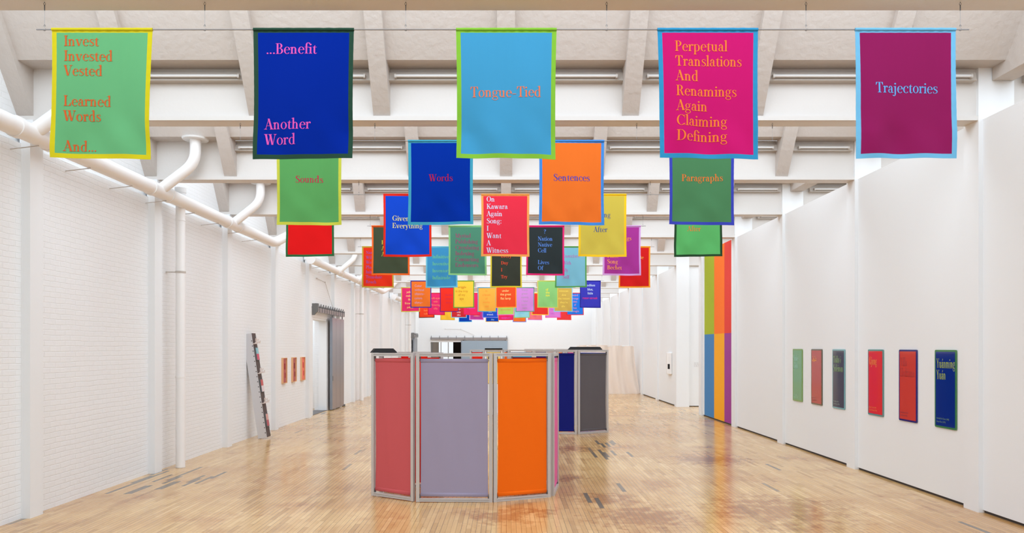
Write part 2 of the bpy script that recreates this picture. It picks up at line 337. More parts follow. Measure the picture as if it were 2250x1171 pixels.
# ------------------------------------------------------------------ serif letters
T_, t_ = 0.118, 0.036
class G:
    def __init__(s, adv): s.p = []; s.adv = adv
    def R(s, x0, y0, x1, y1): s.p.append([(x0,y0),(x1,y0),(x1,y1),(x0,y1)]); return s
    def ST(s, x, y0, y1, w=T_): return s.R(x-w/2, y0, x+w/2, y1)
    def SB(s, x, y=0.0, h=0.13, w=T_):
        s.R(x-h, y, x+h, y+t_); s.p.append([(x-h*.75, y+t_), (x+h*.75, y+t_), (x+w/2, y+t_+.055), (x-w/2, y+t_+.055)]); return s
    def TB(s, x, y=1.0, h=0.13, w=T_):
        s.R(x-h, y-t_, x+h, y); s.p.append([(x-w/2, y-t_-.055), (x+w/2, y-t_-.055), (x+h*.75, y-t_), (x-h*.75, y-t_)]); return s
    def FL(s, x, y, w=T_): s.p.append([(x-w/2-.085, y-.065), (x-w/2, y-.10), (x+w/2, y+.02), (x-w/2-.085, y-.035)]); return s
    def DG(s, x0, y0, x1, y1, w): s.p.append([(x0-w/2,y0),(x0+w/2,y0),(x1+w/2,y1),(x1-w/2,y1)]); return s
    def EL(s, cx, cy, rx, ry, a0, a1, wx=T_, wy=t_):
        n = max(4, int(abs(a1-a0)/18)); A = [math.radians(a0+(a1-a0)*i/n) for i in range(n+1)]
        for a, b in zip(A, A[1:]):
            s.p.append([(cx+rx*math.cos(a), cy+ry*math.sin(a)), (cx+rx*math.cos(b), cy+ry*math.sin(b)), (cx+(rx-wx)*math.cos(b), cy+(ry-wy)*math.sin(b)), (cx+(rx-wx)*math.cos(a), cy+(ry-wy)*math.sin(a))])
        return s
    def PN(s, pts, ws):
        q = []; n = len(pts)
        for i in range(n-1):
            p0, p1, p2, p3 = pts[max(i-1,0)], pts[i], pts[i+1], pts[min(i+2,n-1)]
            for j in range(4):
                u = j/4; f = lambda a,b,c,d: .5*((2*b)+(-a+c)*u+(2*a-5*b+4*c-d)*u*u+(-a+3*b-3*c+d)*u**3)
                q.append((f(p0[0],p1[0],p2[0],p3[0]), f(p0[1],p1[1],p2[1],p3[1]), ws[i]+(ws[i+1]-ws[i])*u))
        q.append((pts[-1][0], pts[-1][1], ws[-1])); e = []
        for i in range(len(q)):
            a, b = q[max(i-1,0)], q[min(i+1,len(q)-1)]; dx, dy = b[0]-a[0], b[1]-a[1]; l = math.hypot(dx,dy) or 1; w = q[i][2]/2
            e.append(((q[i][0]-dy/l*w, q[i][1]+dx/l*w), (q[i][0]+dy/l*w, q[i][1]-dx/l*w)))
        for a, b in zip(e, e[1:]): s.p.append([a[0], a[1], b[1], b[0]])
        return s
    def DT(s, x, y, r): s.p.append([(x+r*math.cos(a*.5236), y+r*math.sin(a*.5236)) for a in range(12)]); return s
    def shift(s, o, dx):
        for q in o.p: s.p.append([(a+dx, b) for a, b in q])
        return s
K = 0.135
def serif_font():
    g = {}
    g[' '] = G(.27)
    g['i'] = G(.28).ST(.14,0,.63).SB(.14).FL(.14,.64).DT(.135,.87,.078)
    g['l'] = G(.28).ST(.14,0,1.05).SB(.14).FL(.14,1.04)
    def arch(o, x): return o.EL(x+.19,.40,.19,.25,0,150,T_,.05).ST(x+.38-T_/2,0,.41).SB(x+.38-T_/2,0,.12)
    g['n'] = arch(G(.60).ST(.14,0,.63).SB(.14,0,.12).FL(.14,.64), .10)
    g['h'] = arch(G(.60).ST(.14,0,1.05).SB(.14,0,.12).FL(.14,1.04), .10)
    g['m'] = arch(arch(G(.91).ST(.14,0,.63).SB(.14,0,.12).FL(.14,.64), .10), .41)
    g['u'] = G(.60).ST(.14,.2,.64).FL(.14,.64).EL(.29,.24,.21,.25,180,330,T_,.05).ST(.43,0,.64).FL(.43,.64).R(.43,0,.55,.03)
    g['o'] = G(.56).EL(.28,.32,.255,.345,0,360)
    g['c'] = G(.48).EL(.28,.32,.255,.345,48,318).DT(.42,.5,.062)
    g['e'] = G(.52).EL(.28,.32,.25,.345,7,318).R(.1,.35,.5,.35+t_)
    g['a'] = G(.52).ST(.35,.08,.46).EL(.24,.43,.17,.235,0,150,T_,.045).DT(.125,.49,.058).EL(.21,.18,.185,.195,50,310,.10,.04).PN([(.35,.13),(.38,.035),(.45,.02),(.52,.07)],[.11,.08,.05,.02])
    g['á'] = G(.52).shift(g['a'],0).PN([(.22,.76),(.36,.98)],[.03,.10])
    g['b'] = G(.58).ST(.14,0.02,1.05).FL(.14,1.04).EL(.29,.32,.25,.345,-150,150)
    g['d'] = G(.60).ST(.43,0,1.05).FL(.43,1.04).EL(.28,.32,.25,.345,30,330).R(.43,0,.56,.03)
    g['p'] = G(.58).ST(.14,-.31,.63).FL(.14,.64).SB(.14,-.32,.13).EL(.29,.32,.25,.345,-150,150)
    g['g'] = G(.53).EL(.23,.43,.195,.23,0,360,.095,.036).PN([(.13,.25),(.07,.16),(.12,.08),(.3,.06),(.42,.01)],[.035,.06,.08,.09,.09]).EL(.25,-.13,.235,.18,0,360,.065,.042).PN([(.36,.57),(.44,.63),(.5,.62)],[.03,.05,.085])
    g['f'] = G(.34).ST(.16,0,.84).SB(.16).R(.02,.605,.36,.64).EL(.30,.83,.2,.235,60,180,T_,.04).DT(.385,.985,.058)
    g['j'] = G(.28).ST(.14,-.12,.63).FL(.14,.64).DT(.135,.87,.078).PN([(.14,-.1),(.11,-.24),(.02,-.29),(-.04,-.26)],[.118,.08,.04,.05]).DT(-.04,-.235,.05)
    g['k'] = G(.57).ST(.14,0,1.05).SB(.14,0,.12).FL(.14,1.04).DG(.18,.27,.42,.62,.045).DG(.45,0,.28,.40,.14).SB(.45,0,.12).TB(.42,.64,.11,.05)
    g['r'] = G(.43).ST(.14,0,.63).SB(.14,0,.135).FL(.14,.64).PN([(.19,.44),(.23,.56),(.31,.63),(.37,.61)],[.03,.045,.06,.08]).DT(.365,.56,.066)
    g['s'] = G(.43).PN([(.37,.50),(.33,.60),(.22,.635),(.11,.57),(.12,.44),(.24,.34),(.35,.24),(.36,.10),(.24,.015),(.12,.03),(.06,.14)],[.03,.03,.04,.075,.10,.118,.10,.075,.04,.03,.03]).R(.345,.46,.375,.64).R(.05,0,.08,.18)
    g['t'] = G(.36).ST(.16,.1,.66).R(.02,.605,.34,.64)
    g['t'].p.append([(.05,.63),(.1,.63),(.219,.82),(.219,.63)]); g['t'].PN([(.16,.13),(.18,.04),(.25,.0),(.36,.07)],[.118,.10,.06,.02])
    g['v'] = G(.55).DG(.27,0,.11,.62,.13).DG(.30,0,.45,.62,.04).TB(.11,.64,.115).TB(.45,.64,.10,.05)
    g['w'] = G(.80).DG(.25,0,.11,.62,.13).DG(.28,0,.41,.62,.04).DG(.53,0,.39,.62,.13).DG(.56,0,.70,.62,.04).TB(.11,.64,.115).TB(.40,.64,.115).TB(.70,.64,.10,.05)
    g['y'] = G(.55).DG(.28,0,.11,.62,.13).DG(.19,-.26,.45,.62,.042).TB(.11,.64,.115).TB(.45,.64,.10,.05).DT(.12,-.25,.06).PN([(.2,-.24),(.12,-.29)],[.04,.04])
    g['x'] = G(.54).DG(.43,0,.12,.62,.14).DG(.11,0,.42,.62,.04).SB(.11,0,.1,.05).SB(.43,0,.11).TB(.12,.64,.11).TB(.42,.64,.1,.05)
    g['.'] = G(.25).DT(.125,.068,.072)
    g[','] = G(.25).DT(.125,.068,.072).PN([(.17,.05),(.14,-.09),(.06,-.16)],[.06,.045,.02])
    g[':'] = G(.27).DT(.13,.068,.072).DT(.13,.55,.072)
    g['-'] = G(.40).R(.05,.27,.35,.325)
    g['?'] = G(.46).DT(.2,.068,.075).PN([(.06,.78),(.1,.93),(.24,1.0),(.38,.9),(.38,.72),(.24,.55),(.2,.42),(.2,.26)],[.05,.045,.045,.10,.12,.09,.04,.03]).DT(.09,.8,.055)
    g['I'] = G(.34).ST(.17,0,1,K).SB(.17,0,.155,K).TB(.17,1,.155,K)
    g['L'] = G(.62).ST(.17,0,1,K).SB(.17,0,.155,K).TB(.17,1,.155,K).R(.17,0,.57,t_)
    g['L'].p.append([(.60,.30),(.565,.30),(.40,0),(.57,0)])
    def EF(o): 
        o.ST(.17,0,1,K).SB(.17,0,.155,K).R(.02,1-t_,.55,1).R(.2,.5,.42,.535).R(.41,.4,.44,.63); o.p.append([(.56,.73),(.53,.73),(.40,1),(.56,1)]); return o
    g['E'] = EF(G(.64)).R(.17,0,.57,t_); g['E'].p.append([(.61,.29),(.58,.29),(.42,0),(.58,0)])
    g['F'] = EF(G(.58))
    g['T'] = G(.66).ST(.33,0,1,K).SB(.33,0,.17,K).R(.03,1-t_,.63,1)
    g['T'].p += [[(.01,.72),(.04,.72),(.17,1),(.03,1)], [(.65,.72),(.62,.72),(.49,1),(.63,1)]]
    g['A'] = G(.70).DG(.09,0,.335,1,.04).DG(.58,0,.33,1.02,.15).R(.17,.32,.5,.355).SB(.09,0,.12,.04).SB(.58,0,.14,.15)
    g['V'] = G(.68).DG(.34,-.01,.12,.98,.15).DG(.37,-.01,.58,.98,.04).TB(.12,1,.14,.15).TB(.58,1,.12,.04)
    g['W'] = G(.98).DG(.31,-.01,.12,.98,.15).DG(.34,-.01,.50,.98,.04).DG(.66,-.01,.46,.98,.15).DG(.69,-.01,.87,.98,.04).TB(.12,1,.14,.15).TB(.46,1,.14,.15).TB(.87,1,.12,.04)
    g['Y'] = G(.66).ST(.34,0,.45,K).SB(.34,0,.15,K).DG(.33,.42,.11,.98,.14).DG(.36,.42,.57,.98,.04).TB(.11,1,.13,.14).TB(.57,1,.11,.04)
    g['D'] = G(.78).ST(.17,0,1,K).TB(.12,1,.1,.05).SB(.12,0,.1,.05).R(.05,0,.32,t_).R(.05,1-t_,.32,1).EL(.31,.5,.42,.5,-90,90,K+.01,t_)
    g['B'] = G(.64).ST(.17,0,1,K).R(.02,0,.32,t_).R(.02,1-t_,.32,1).R(.17,.51,.33,.545).EL(.31,.76,.235,.24,-90,90,K,t_).EL(.32,.27,.28,.275,-90,90,K,t_)
    g['P'] = G(.60).ST(.17,0,1,K).SB(.17,0,.155,K).R(.02,1-t_,.32,1).R(.17,.46,.32,.495).EL(.31,.73,.26,.27,-90,90,K,t_)
    g['R'] = G(.68).ST(.17,0,1,K).SB(.17,0,.155,K).R(.02,1-t_,.32,1).R(.17,.48,.34,.515).EL(.31,.74,.25,.26,-90,90,K,t_).PN([(.34,.49),(.43,.40),(.48,.2),(.55,.03),(.68,.02)],[.06,.11,.13,.10,.03])
    g['C'] = G(.72).EL(.39,.5,.36,.52,42,318,K,t_).R(.64,.68,.67,1.0).R(.64,.0,.67,.2)
    g['G'] = G(.78).EL(.39,.5,.36,.52,42,320,K,t_).R(.64,.68,.67,1.0).ST(.62,.06,.42,.12).TB(.62,.44,.13,.12)
    g['O'] = G(.78).EL(.39,.5,.36,.52,0,360,K,t_)
    g['N'] = G(.80).ST(.14,0,.97,.04).SB(.14,0,.12,.04).ST(.66,0,1,.04).TB(.66,1,.12,.04).DG(.64,0,.16,1,.15).R(.0,1-t_,.2,1)
    g['M'] = G(.92).ST(.13,0,1,.04).SB(.13,0,.12,.04).DG(.44,0,.19,1,.14).DG(.46,0,.72,1,.04).ST(.76,0,1,K).SB(.76,0,.15,K).R(.0,1-t_,.2,1).R(.7,1-t_,.91,1)
    g['H'] = G(.80).ST(.17,0,1,K).SB(.17,0,.155,K).TB(.17,1,.155,K).ST(.63,0,1,K).SB(.63,0,.155,K).TB(.63,1,.155,K).R(.17,.5,.63,.535)
    g['K'] = G(.74).ST(.17,0,1,K).SB(.17,0,.155,K).TB(.17,1,.155,K).DG(.22,.4,.58,.98,.042).DG(.61,0,.34,.6,.15).SB(.61,0,.14,.15).TB(.58,1,.12,.04)
    g['S'] = G(.56).PN([(.46,.76),(.42,.92),(.28,1.0),(.13,.93),(.10,.76),(.22,.60),(.38,.46),(.47,.30),(.42,.10),(.27,0),(.12,.06),(.07,.25)],[.03,.035,.045,.08,.12,.14,.145,.13,.09,.045,.035,.03]).R(.45,.72,.48,1.0).R(.055,0,.085,.28)
    g['U'] = G(.76).ST(.17,.3,1,K).TB(.17,1,.15,K).ST(.60,.3,1,.04).TB(.60,1,.11,.04).EL(.36,.32,.26,.34,180,360,K-.01,.05)
    return g
FONT = serif_font()
def serif_polys(text, cap, width=None, align='L', squeeze=1.0):
    total = sum(FONT[c].adv for c in text) - .02; sx = cap * squeeze
    if width: sx = width / total
    x = 0.0 if align == 'L' else (-total*sx/2 if align == 'C' else -total*sx); out = []
    for c in text:
        for p in FONT[c].p: out.append([(x + a*sx, b*cap) for a, b in p])
        x += FONT[c].adv * sx
    return out
_fc = {}
def sans_polys(text, cap, align='C', bold=0.0, squeeze=0.9):
    key = (text, bold)
    if key not in _fc:
        cu = bpy.data.curves.new('tmp', 'FONT'); cu.body = text; cu.size = 1.0; cu.resolution_u = 3; cu.offset = bold
        ob = bpy.data.objects.new('tmp', cu); C.objects.link(ob)
        dg = bpy.context.evaluated_depsgraph_get(); me = bpy.data.meshes.new_from_object(ob.evaluated_get(dg))
        _fc[key] = [[(me.vertices[i].co.x, me.vertices[i].co.y) for i in p.vertices] for p in me.polygons]
        bpy.data.objects.remove(ob); bpy.data.curves.remove(cu); bpy.data.meshes.remove(me)
    P = _fc[key]; sc = cap / 0.72; xs = [q[0] for p in P for q in p]; x0, x1 = min(xs), max(xs)
    off = {'L': x0, 'C': (x0+x1)/2, 'R': x1}[align]
    return [[((a-off)*sc*squeeze, b*sc) for a, b in p] for p in P]

# ------------------------------------------------------------------ banners
BW, BH, BB = 0.824, 1.069, 0.037
def make_banner(row, x0, x1, pcol, bcol, label, lines, seed, amp=0.027, skew=(0.0, 0.0)):
    Z = ZR(row); xc = ((x0+x1)/2 - VX) * Z / F; zr = 4.662
    t = thing('banner', label, 'banner', (xc, Z, zr), 0, 'fabric banners hanging from the ceiling beams')
    rnd = random.Random(seed); ph = [rnd.uniform(0, 6.28) for _ in range(6)]; f1 = rnd.uniform(.7, 1.3); f2 = rnd.uniform(1.5, 2.4)
    tilt = rnd.uniform(-.03, .03) if row > 1 else 0.0
    W, H = BW, BH
    def D(u, v):                                    # u 0..1 across, v 0..1 down from the rod
        x = (u - .5) * W + v * ((1-u)*skew[0] + u*skew[1]) - .006 * math.sin(math.pi*v) * (1 if u > .5 else -1) * abs(2*u-1)
        y = amp * (v**1.3 * (math.sin(6.28*f1*u + ph[0] + 1.1*v) + .55*math.sin(6.28*f2*u + ph[1] - 2.0*v))
            + .55 * max(0, v-.55) * math.sin(9*(u + v*.8) + ph[2]) + .5 * max(0, v-.62)/.38 * math.sin(15*(u - .6*v) + ph[3]))
        y += amp * .5 * v**3 * math.sin(8.5*u - 7*v + ph[4]) + .0016 * (1-v)**4 * math.sin(70*u + ph[4]) + .0012 * math.sin(90*v + ph[2]) * max(0, abs(2*u-1) - .85) / .15 + tilt * (u-.5) * W
        y *= 1 - .7 * max(0, v-.8) / .2
        z = .012 - v * H + .006 * v * math.sin(3.1*u + ph[5])
        return x, y, z
    nu, nv = (44, 48) if row <= 2 else ((22, 28) if row <= 5 else (10, 13))
    us = [0, BB/W] + [BB/W + (1-2*BB/W)*i/nu for i in range(1, nu)] + [1-BB/W, 1]
    vs = [0.012, 0.0355] + [0.0355 + (1-.0355-BB/H)*i/nv for i in range(1, nv)] + [1-BB/H, 1]
    g = [[D(u, v) for u in us] for v in vs]; nU, nV = len(us)-1, len(vs)-1
    bo, pa = MB(), MB()
    for j in range(nV):
        for i in range(nU):
            m = pa if (0 < i < nU-1 and 0 < j < nV-1) else bo
            m.add([g[j][i], g[j+1][i], g[j+1][i+1], g[j][i+1]], [(0,1,2,3)], True)
    for m, nm, c in ((bo, 'border', bcol), (pa, 'panel', pcol)):
        me = m.mesh(nm, fabric(c)); import bmesh
        b = bmesh.new(); b.from_mesh(me); bmesh.ops.remove_doubles(b, verts=b.verts, dist=1e-5); b.to_mesh(me); b.free()
        solid(link(nm, me, t), .0024)
    sl_ = MB(); n = 20 if row <= 3 else 6
    sl_.tube([((i/n-.5)*W, .0015*math.sin(i*2.3+ph[0]) if 0 < i < n else 0, .0005) for i in range(n+1)], [.0135 + .0008*math.sin(i*3.1) for i in range(n+1)], 10)
    sl_.build('sleeve', fabric(bcol), t)
    for ln in lines:
        text, al, px, py = ln[0], ln[1], ln[2], ln[3]; c = ln[4]; kw = ln[5] if len(ln) > 5 else {}
        lx = (px - VX) * Z / F - xc; lz = EYE + (VY - py) * Z / F - zr
        if kw.get('sans'): P = sans_polys(text, kw.get('cap', .095), al, kw.get('bold', 0.0))
        else: P = serif_polys(text, kw.get('cap', .086), kw['w'] * Z / F if 'w' in kw else None, al, 1.2)
        m = MB()
        for p in P:
            q = []
            for a, b in p:
                u = (lx + a) / W + .5; v = (.012 - (lz + b)) / H; d = D(u, v); q.append((d[0], d[1] - .0034, d[2]))
            if len(q) > 2: m.add(q, [tuple(range(len(q)))])
        m.build('lettering', ink(c), t)
    return t
def L_(lines, al, px, y0, pitch, col, **kw):
    return [(s, al, px, y0 + i*pitch, col, kw) for i, s in enumerate(lines) if s]
def S_(lines, al, px, ys, col, **kw):
    kw['sans'] = True; return [(s, al, px, y, col, kw) for s, y in zip(lines, ys)]

ROWS = {}
def B(row, x0, x1, pcol, bcol, desc, lines=(), **kw):
    ROWS.setdefault(row, []).append((x0, x1)); n = len(ROWS[row])
    rr = {1:'front',2:'second',3:'third',4:'fourth',5:'fifth',8:'sixth',9:'seventh',10:'eighth',11:'ninth',12:'tenth',13:'farthest'}[row]
    make_banner(row, x0, x1, pcol, bcol, desc + ', hanging in the %s row' % rr, list(lines), row*37 + n*11, **kw)

OR = (214,98,48)
B(1, 113.5, 336, (112,190,130), (226,214,40), 'green banner with yellow border reading Invest, Vested, Learned Words',
  [(s,'L',140.5,y,OR,{}) for s,y in (('Invest',101.4),('Invested',134.4),('Vested',167),('Learned',234),('Words',267),('And...',333.3))], skew=(-.003,-.018))
B(1, 557.5, 777, (0,42,160), (46,80,64), 'blue banner with dark green border reading Benefit, Another Word',
  [('...Benefit','L',584,118.4,(224,92,184),{'w':113}),('Another','L',581.5,283.3,(224,92,184),{'w':104}),('Word','L',581.5,316.7,(224,92,184),{})], skew=(-.004,-.014))
B(1, 1002, 1223, (72,164,212), (142,204,66), 'light blue banner with lime border reading Tongue-Tied',
  [('Tongue-Tied','L',1032,214,(228,126,92),{'w':159})], skew=(.003,-.008))
B(1, 1447, 1663, (214,28,118), (56,156,208), 'magenta banner with blue border reading Perpetual Translations',
  [(s,'L',1481,113+33*i,(246,130,58),d) for i,(s,d) in enumerate((('Perpetual',{'w':117}),('Translations',{'w':149}),('And',{}),('Renamings',{'w':138}),('Again',{}),('Claiming',{'w':116}),('Defining',{'w':115})))], skew=(.018,.002))
B(1, 1882.5, 2096, (152,32,96), (122,198,240), 'maroon banner with pale blue border reading Trajectories',
  [('Trajectories','L',1920,205,(104,170,234),{'w':142})], skew=(.006,.004))
B(2, 607, 751, (96,168,96), (208,212,78), 'green banner with yellow-green border reading Sounds', [('Sounds','L',649,401,(188,42,78),{'w':61})])
B(2, 896.5, 1040, (0,48,162), (72,166,194), 'deep blue banner with teal border reading Words', [('Words','L',942,398,(168,32,74),{'w':53})])
B(2, 1184.5, 1327.5, (246,122,46), (72,146,230), 'orange banner with blue border reading Sentences', [('Sentences','L',1215.5,397.5,(72,70,174),{'w':81})])
B(2, 1470.5, 1613, (80,136,92), (64,74,190), 'green banner with indigo border reading Paragraphs', [('Paragraphs','L',1497,398,(224,122,58),{'w':91})])
B(3, 629, 734, (234,28,30), (52,110,66), 'plain red banner with green border')
B(3, 843, 948, (22,74,206), (234,48,34), 'bright blue banner with red border reading Given Everything', [('Given','L',862,485,(226,216,132),{'w':38}),('Everything','L',862,501,(226,216,132),{'w':67})])
B(3, 1058, 1162.5, (238,54,76), (250,168,90), 'red banner with pale orange border reading On Kawara Again Song',
  L_(['On','Kawara','Again','Song:','I','Want','A','Witness'],'L',1068.8,443,16.15,(204,218,248)))
B(3, 1271, 1376, (214,194,80), (254,208,44), 'mustard banner with yellow border reading After', L_(['Living','And','After'],'L',1304,477,16,(70,90,146)))
B(3, 1482, 1587, (96,184,106), (42,74,48), 'green banner with dark green border reading After', [('After','L',1509,508,(216,126,62),{})])
B(4, 818, 899, (70,80,60), (248,110,44), 'dark olive banner with orange border', L_(['For','A','And'],'L',838,537,13,(218,202,66)))
B(4, 986, 1069, (80,142,116), (142,204,136), 'sea green banner with light green border reading Myriad Publishing',
  L_(['Myriad','Publishing','Circulating','Indexing','Contacting','Endeavors'],'L',1000,522,12.9,(154,66,110)))
B(4, 1157, 1239, (48,56,58), (230,44,118), 'charcoal banner with magenta border reading Nation Native Cell', [('?','C',1197,513,(94,142,226),{})] + L_(['Nation','Native','Cell','','Lives','Of'],'L',1181.5,528.7,12.9,(94,142,226)))
B(4, 1324, 1408, (172,58,152), (218,166,228), 'purple banner with lilac border reading Place Song Bechet', L_(['Hearing','Recordings','In','A','Place','Song','Bechet'],'L',1333.6,514.6,12.9,(250,160,66)))
B(5, 796, 865, (232,54,30), (196,162,60), 'red banner with gold border reading Translate Reach', L_(['Name','Will','Welcome','Place','Initiate','Translate','Reach'],'L',804,558,10.7,(138,84,156),cap=.08))
B(5, 936, 1005, (64,146,194), (110,192,218), 'mid blue banner with pale blue border reading Infinitive Inventive', L_(['Infinitive','Inventive','Inventory','Infinitude'],'L',950,567.4,15.3,(112,194,128)))
B(5, 1078, 1146, (60,63,54), (230,208,56), 'near black banner with yellow border reading Day I Try', L_(['Every','Day','I','Try'],'L',1100.6,566,15.3,(230,78,48)))
B(5, 1220, 1288.5, (126,188,208), (94,162,84), 'pale teal banner with green border reading Exercises With My Self', L_(['Exercises','With','My','Self'],'L',1236,566,15.3,(178,98,172)))
B(5, 1360, 1428, (214,34,34), (250,162,46), 'red banner with amber border', [('To Be','R',1414,569,(236,178,80),{})])
B(8, 902, 948, (244,120,46), (48,58,164), 'orange banner with indigo border reading Color without objects', S_(['Color','without','objects–','colors','alone–'],'L',911,[630.4,639.3,648,657.6,667],(196,160,186)))
B(8, 996, 1042, (254,208,68), (108,166,68), 'yellow banner with green border reading wriggle in the tray', S_(['wriggle','in the tray','of my','eye'],'C',1014.5,[633,642,650,658.5],(206,126,38)))
B(8, 1089.5, 1134.5, (246,84,44), (255,168,56), 'vermilion banner with orange border reading under the great flat lamp', S_(['under','the great','flat lamp'],'C',1111,[641,649,658],(252,222,142)))
B(8, 1181, 1226, (146,208,126), (212,206,92), 'light green banner with yellow border reading of the sun', S_(['of','the','sun'],'L',1199,[638.5,645,651],(228,228,86),bold=.025))
B(8, 1274, 1320, (64,64,188), (46,46,150), 'indigo banner with navy border reading bodiless blue, little razor-streak', S_(['bodiless','blue,','little'],'C',1297,[629,638,646.6],(214,232,250)) + S_(['razor-streak'],'C',1296.5,[657],(228,56,120)))
B(9, 882, 922, (234,52,112), (216,192,74), 'pink banner with yellow border', S_(['yellow','melting','like','fireworks','petals'],'C',901,[643.7,652,660,668.3,677],(248,216,130)))
B(9, 966, 1008, (244,54,40), (114,42,120), 'red banner with purple border reading double purple yo-yo', S_(['double','purple','yo-yo'],'C',986,[650,658,666.3],(202,48,76)))
B(9, 1049, 1091, (250,182,74), (98,176,198), 'amber banner with teal border reading a broth of murky gold', S_(['in','a broth','of','murky','gold'],'C',1069,[641.4,650,658,666,675],(244,142,58)))
B(9, 1133.5, 1173.5, (218,144,224), (98,160,150), 'lilac banner with green border reading Sharp green squints', S_(['Sharp','green','squints','I have','never','seen'],'C',1152.8,[639,647,655,663.5,671.5,678.6],(172,150,172)))
B(9, 1217, 1258, (212,176,84), (140,212,238), 'khaki banner with pale blue border reading instant alive', S_(['minnow-','dive','the instant',"they're",'alive'],'C',1239,[641.4,650,658,666.5,675],(244,218,98)))
B(10, 940.5, 977, (236,48,112), (218,38,50), 'pink banner with red border reading with flickering cilia', S_(['bulb-eyes','with','flickering','cilia'],'C',957,[657,664.5,672,679.6],(240,140,110)))
B(10, 1018, 1055.5, (244,48,106), (236,46,60), 'crimson banner with red border reading implode', S_(['implode'],'C',1035.4,[678.4],(204,90,206)))
B(10, 1092.5, 1130, (182,222,104), (244,130,204), 'lime banner with pink border reading scotomata', S_(['scotomata'],'C',1111.4,[682],(226,140,80)))
B(10, 1168.5, 1205, (238,58,54), (255,208,66), 'red banner with yellow border')
B(10, 1246.5, 1281, (42,126,234), (230,48,60), 'azure banner with red border reading weird orange slats', S_(['weird','orange','slats','of','hot','thought'],'C',1263.7,[650.7,657.6,664.5,671.5,678.4,685.3],(230,150,170)))
B(11, 921, 954, (248,74,40), (78,48,38), 'vermilion banner with dark brown border', S_(['bask','bulb'],'C',935.7,[683.6,691],(250,150,90)))
B(11, 991, 1026, (208,48,54), (120,198,234), 'dark red banner with pale blue border reading they slim', S_(['eye–','they','slim'],'C',1008,[680.7,687.3,693.8],(244,226,226)))
B(11, 1060, 1094.5, (42,84,208), (130,140,238), 'blue banner with periwinkle border reading erased', S_(['are','erased.'],'C',1077,[686.5,692.8],(222,232,250)))
B(11, 1130, 1163.5, (150,218,228), (140,208,128), 'pale cyan banner with green border', S_(['phase'],'C',1146,[689.4],(120,180,226)))
B(11, 1199, 1231.5, (228,130,218), (244,78,172), 'orchid banner with hot pink border reading links', S_(['from','links'],'C',1214,[682,690.5],(180,90,200)))
B(12, 968, 999, (252,198,58), (222,178,60), 'plain yellow banner with darker yellow border')
B(12, 1032, 1062.5, (192,64,152), (238,182,238), 'purple banner with pale pink border reading sadden', S_(['sadden.'],'C',1047.5,[695.7],(240,160,110)))
B(12, 1095.5, 1127.5, (242,46,106), (228,46,66), 'crimson banner with red border reading morphosis', S_(['meta','morphosis'],'C',1111.4,[692,699.6],(212,96,212)))
B(12, 1160, 1191, (248,120,130), (222,130,212), 'salmon banner with lilac border reading acts', S_(['acts'],'C',1175,[695.4],(226,90,120)))
B(12, 1224, 1255, (242,64,64), (238,90,80), 'red banner with paler red border')
B(13, 1008, 1037, (16,68,178), (116,196,236), 'deep blue banner with sky blue border')
B(13, 1067, 1096, (16,68,178), (238,196,70), 'deep blue banner with yellow border reading idea', S_(['idea'],'C',1082.5,[703.8],(170,210,240)))
B(13, 1127, 1156, (244,120,46), (86,120,220), 'orange banner with blue border reading eye', S_(['eye'],'C',1141,[703],(200,110,90)))

# rods and their wires
def make_rod(row, x0, x1, hooks, label):
    Z = ZR(row); X = lambda p: (p - VX) * Z / F
    t = thing('hanging_rod', label, 'rod', ((X(x0)+X(x1))/2, Z, 4.662), 0, 'steel rods carrying the banners'); o = t.location.x
    mb = MB(); mb.tube([(X(x0)-o, 0, 0), (X(x1)-o, 0, 0)], .0058, 8); mb.build('rod', M_STEEL, t)
    for h in hooks:
        x = X(h) - o; top = BEAM_Z - 4.662 + .004
        mb = MB(); mb.tube([(x, 0, .012), (x, 0, top-.06)], .0014, 6); w_ = mb.build('wire', M_STEEL, t)
        mb = MB(); mb.tube([(x, 0, top-.075), (x, 0, top-.03)], .0042, 8)
        mb.tube([(x+.008*math.cos(a*.6), 0, top-.022+.009*math.sin(a*.6)) for a in range(11)], .0018, 6); mb.tube([(x, 0, top-.013), (x, 0, top)], .0022, 6)
        mb.build('turnbuckle', M_DARK, w_)
        mb = MB(); mb.tube([(x+.010*math.cos(a), 0, .002+.012*math.sin(a)) for a in [-2.6+.4*i for i in range(9)]] , .0018, 6)
        mb.tube([(x+.006*math.cos(a), 0, .030+.010*math.sin(a)) for a in [3.6-.45*i for i in range(10)]], .0016, 6); mb.build('hook', M_DARK, w_)
make_rod(1, 80, 2129, [98, 450, 891.5, 1333, 1771, 2110], 'thin steel rod carrying the front row of banners')
for r in sorted(ROWS):
    if r == 1: continue
    xs = ROWS[r]; e = 80 * ZR(1) / ZR(r) * .6 + 4; mids = [(a[1]+b[0])/2 for a, b in zip(xs, xs[1:])]
    a, b = xs[0][0], xs[-1][1]
    if r == 2: a, b = 535, 1690
    nm = {2:'second',3:'third',4:'fourth',5:'fifth',8:'sixth',9:'seventh',10:'eighth',11:'ninth',12:'tenth',13:'farthest'}[r]
    make_rod(r, a-e*.5, b+e*.5, [a-e*.2] + mids + [b+e*.2], 'thin steel rod carrying the %s row of banners' % nm)

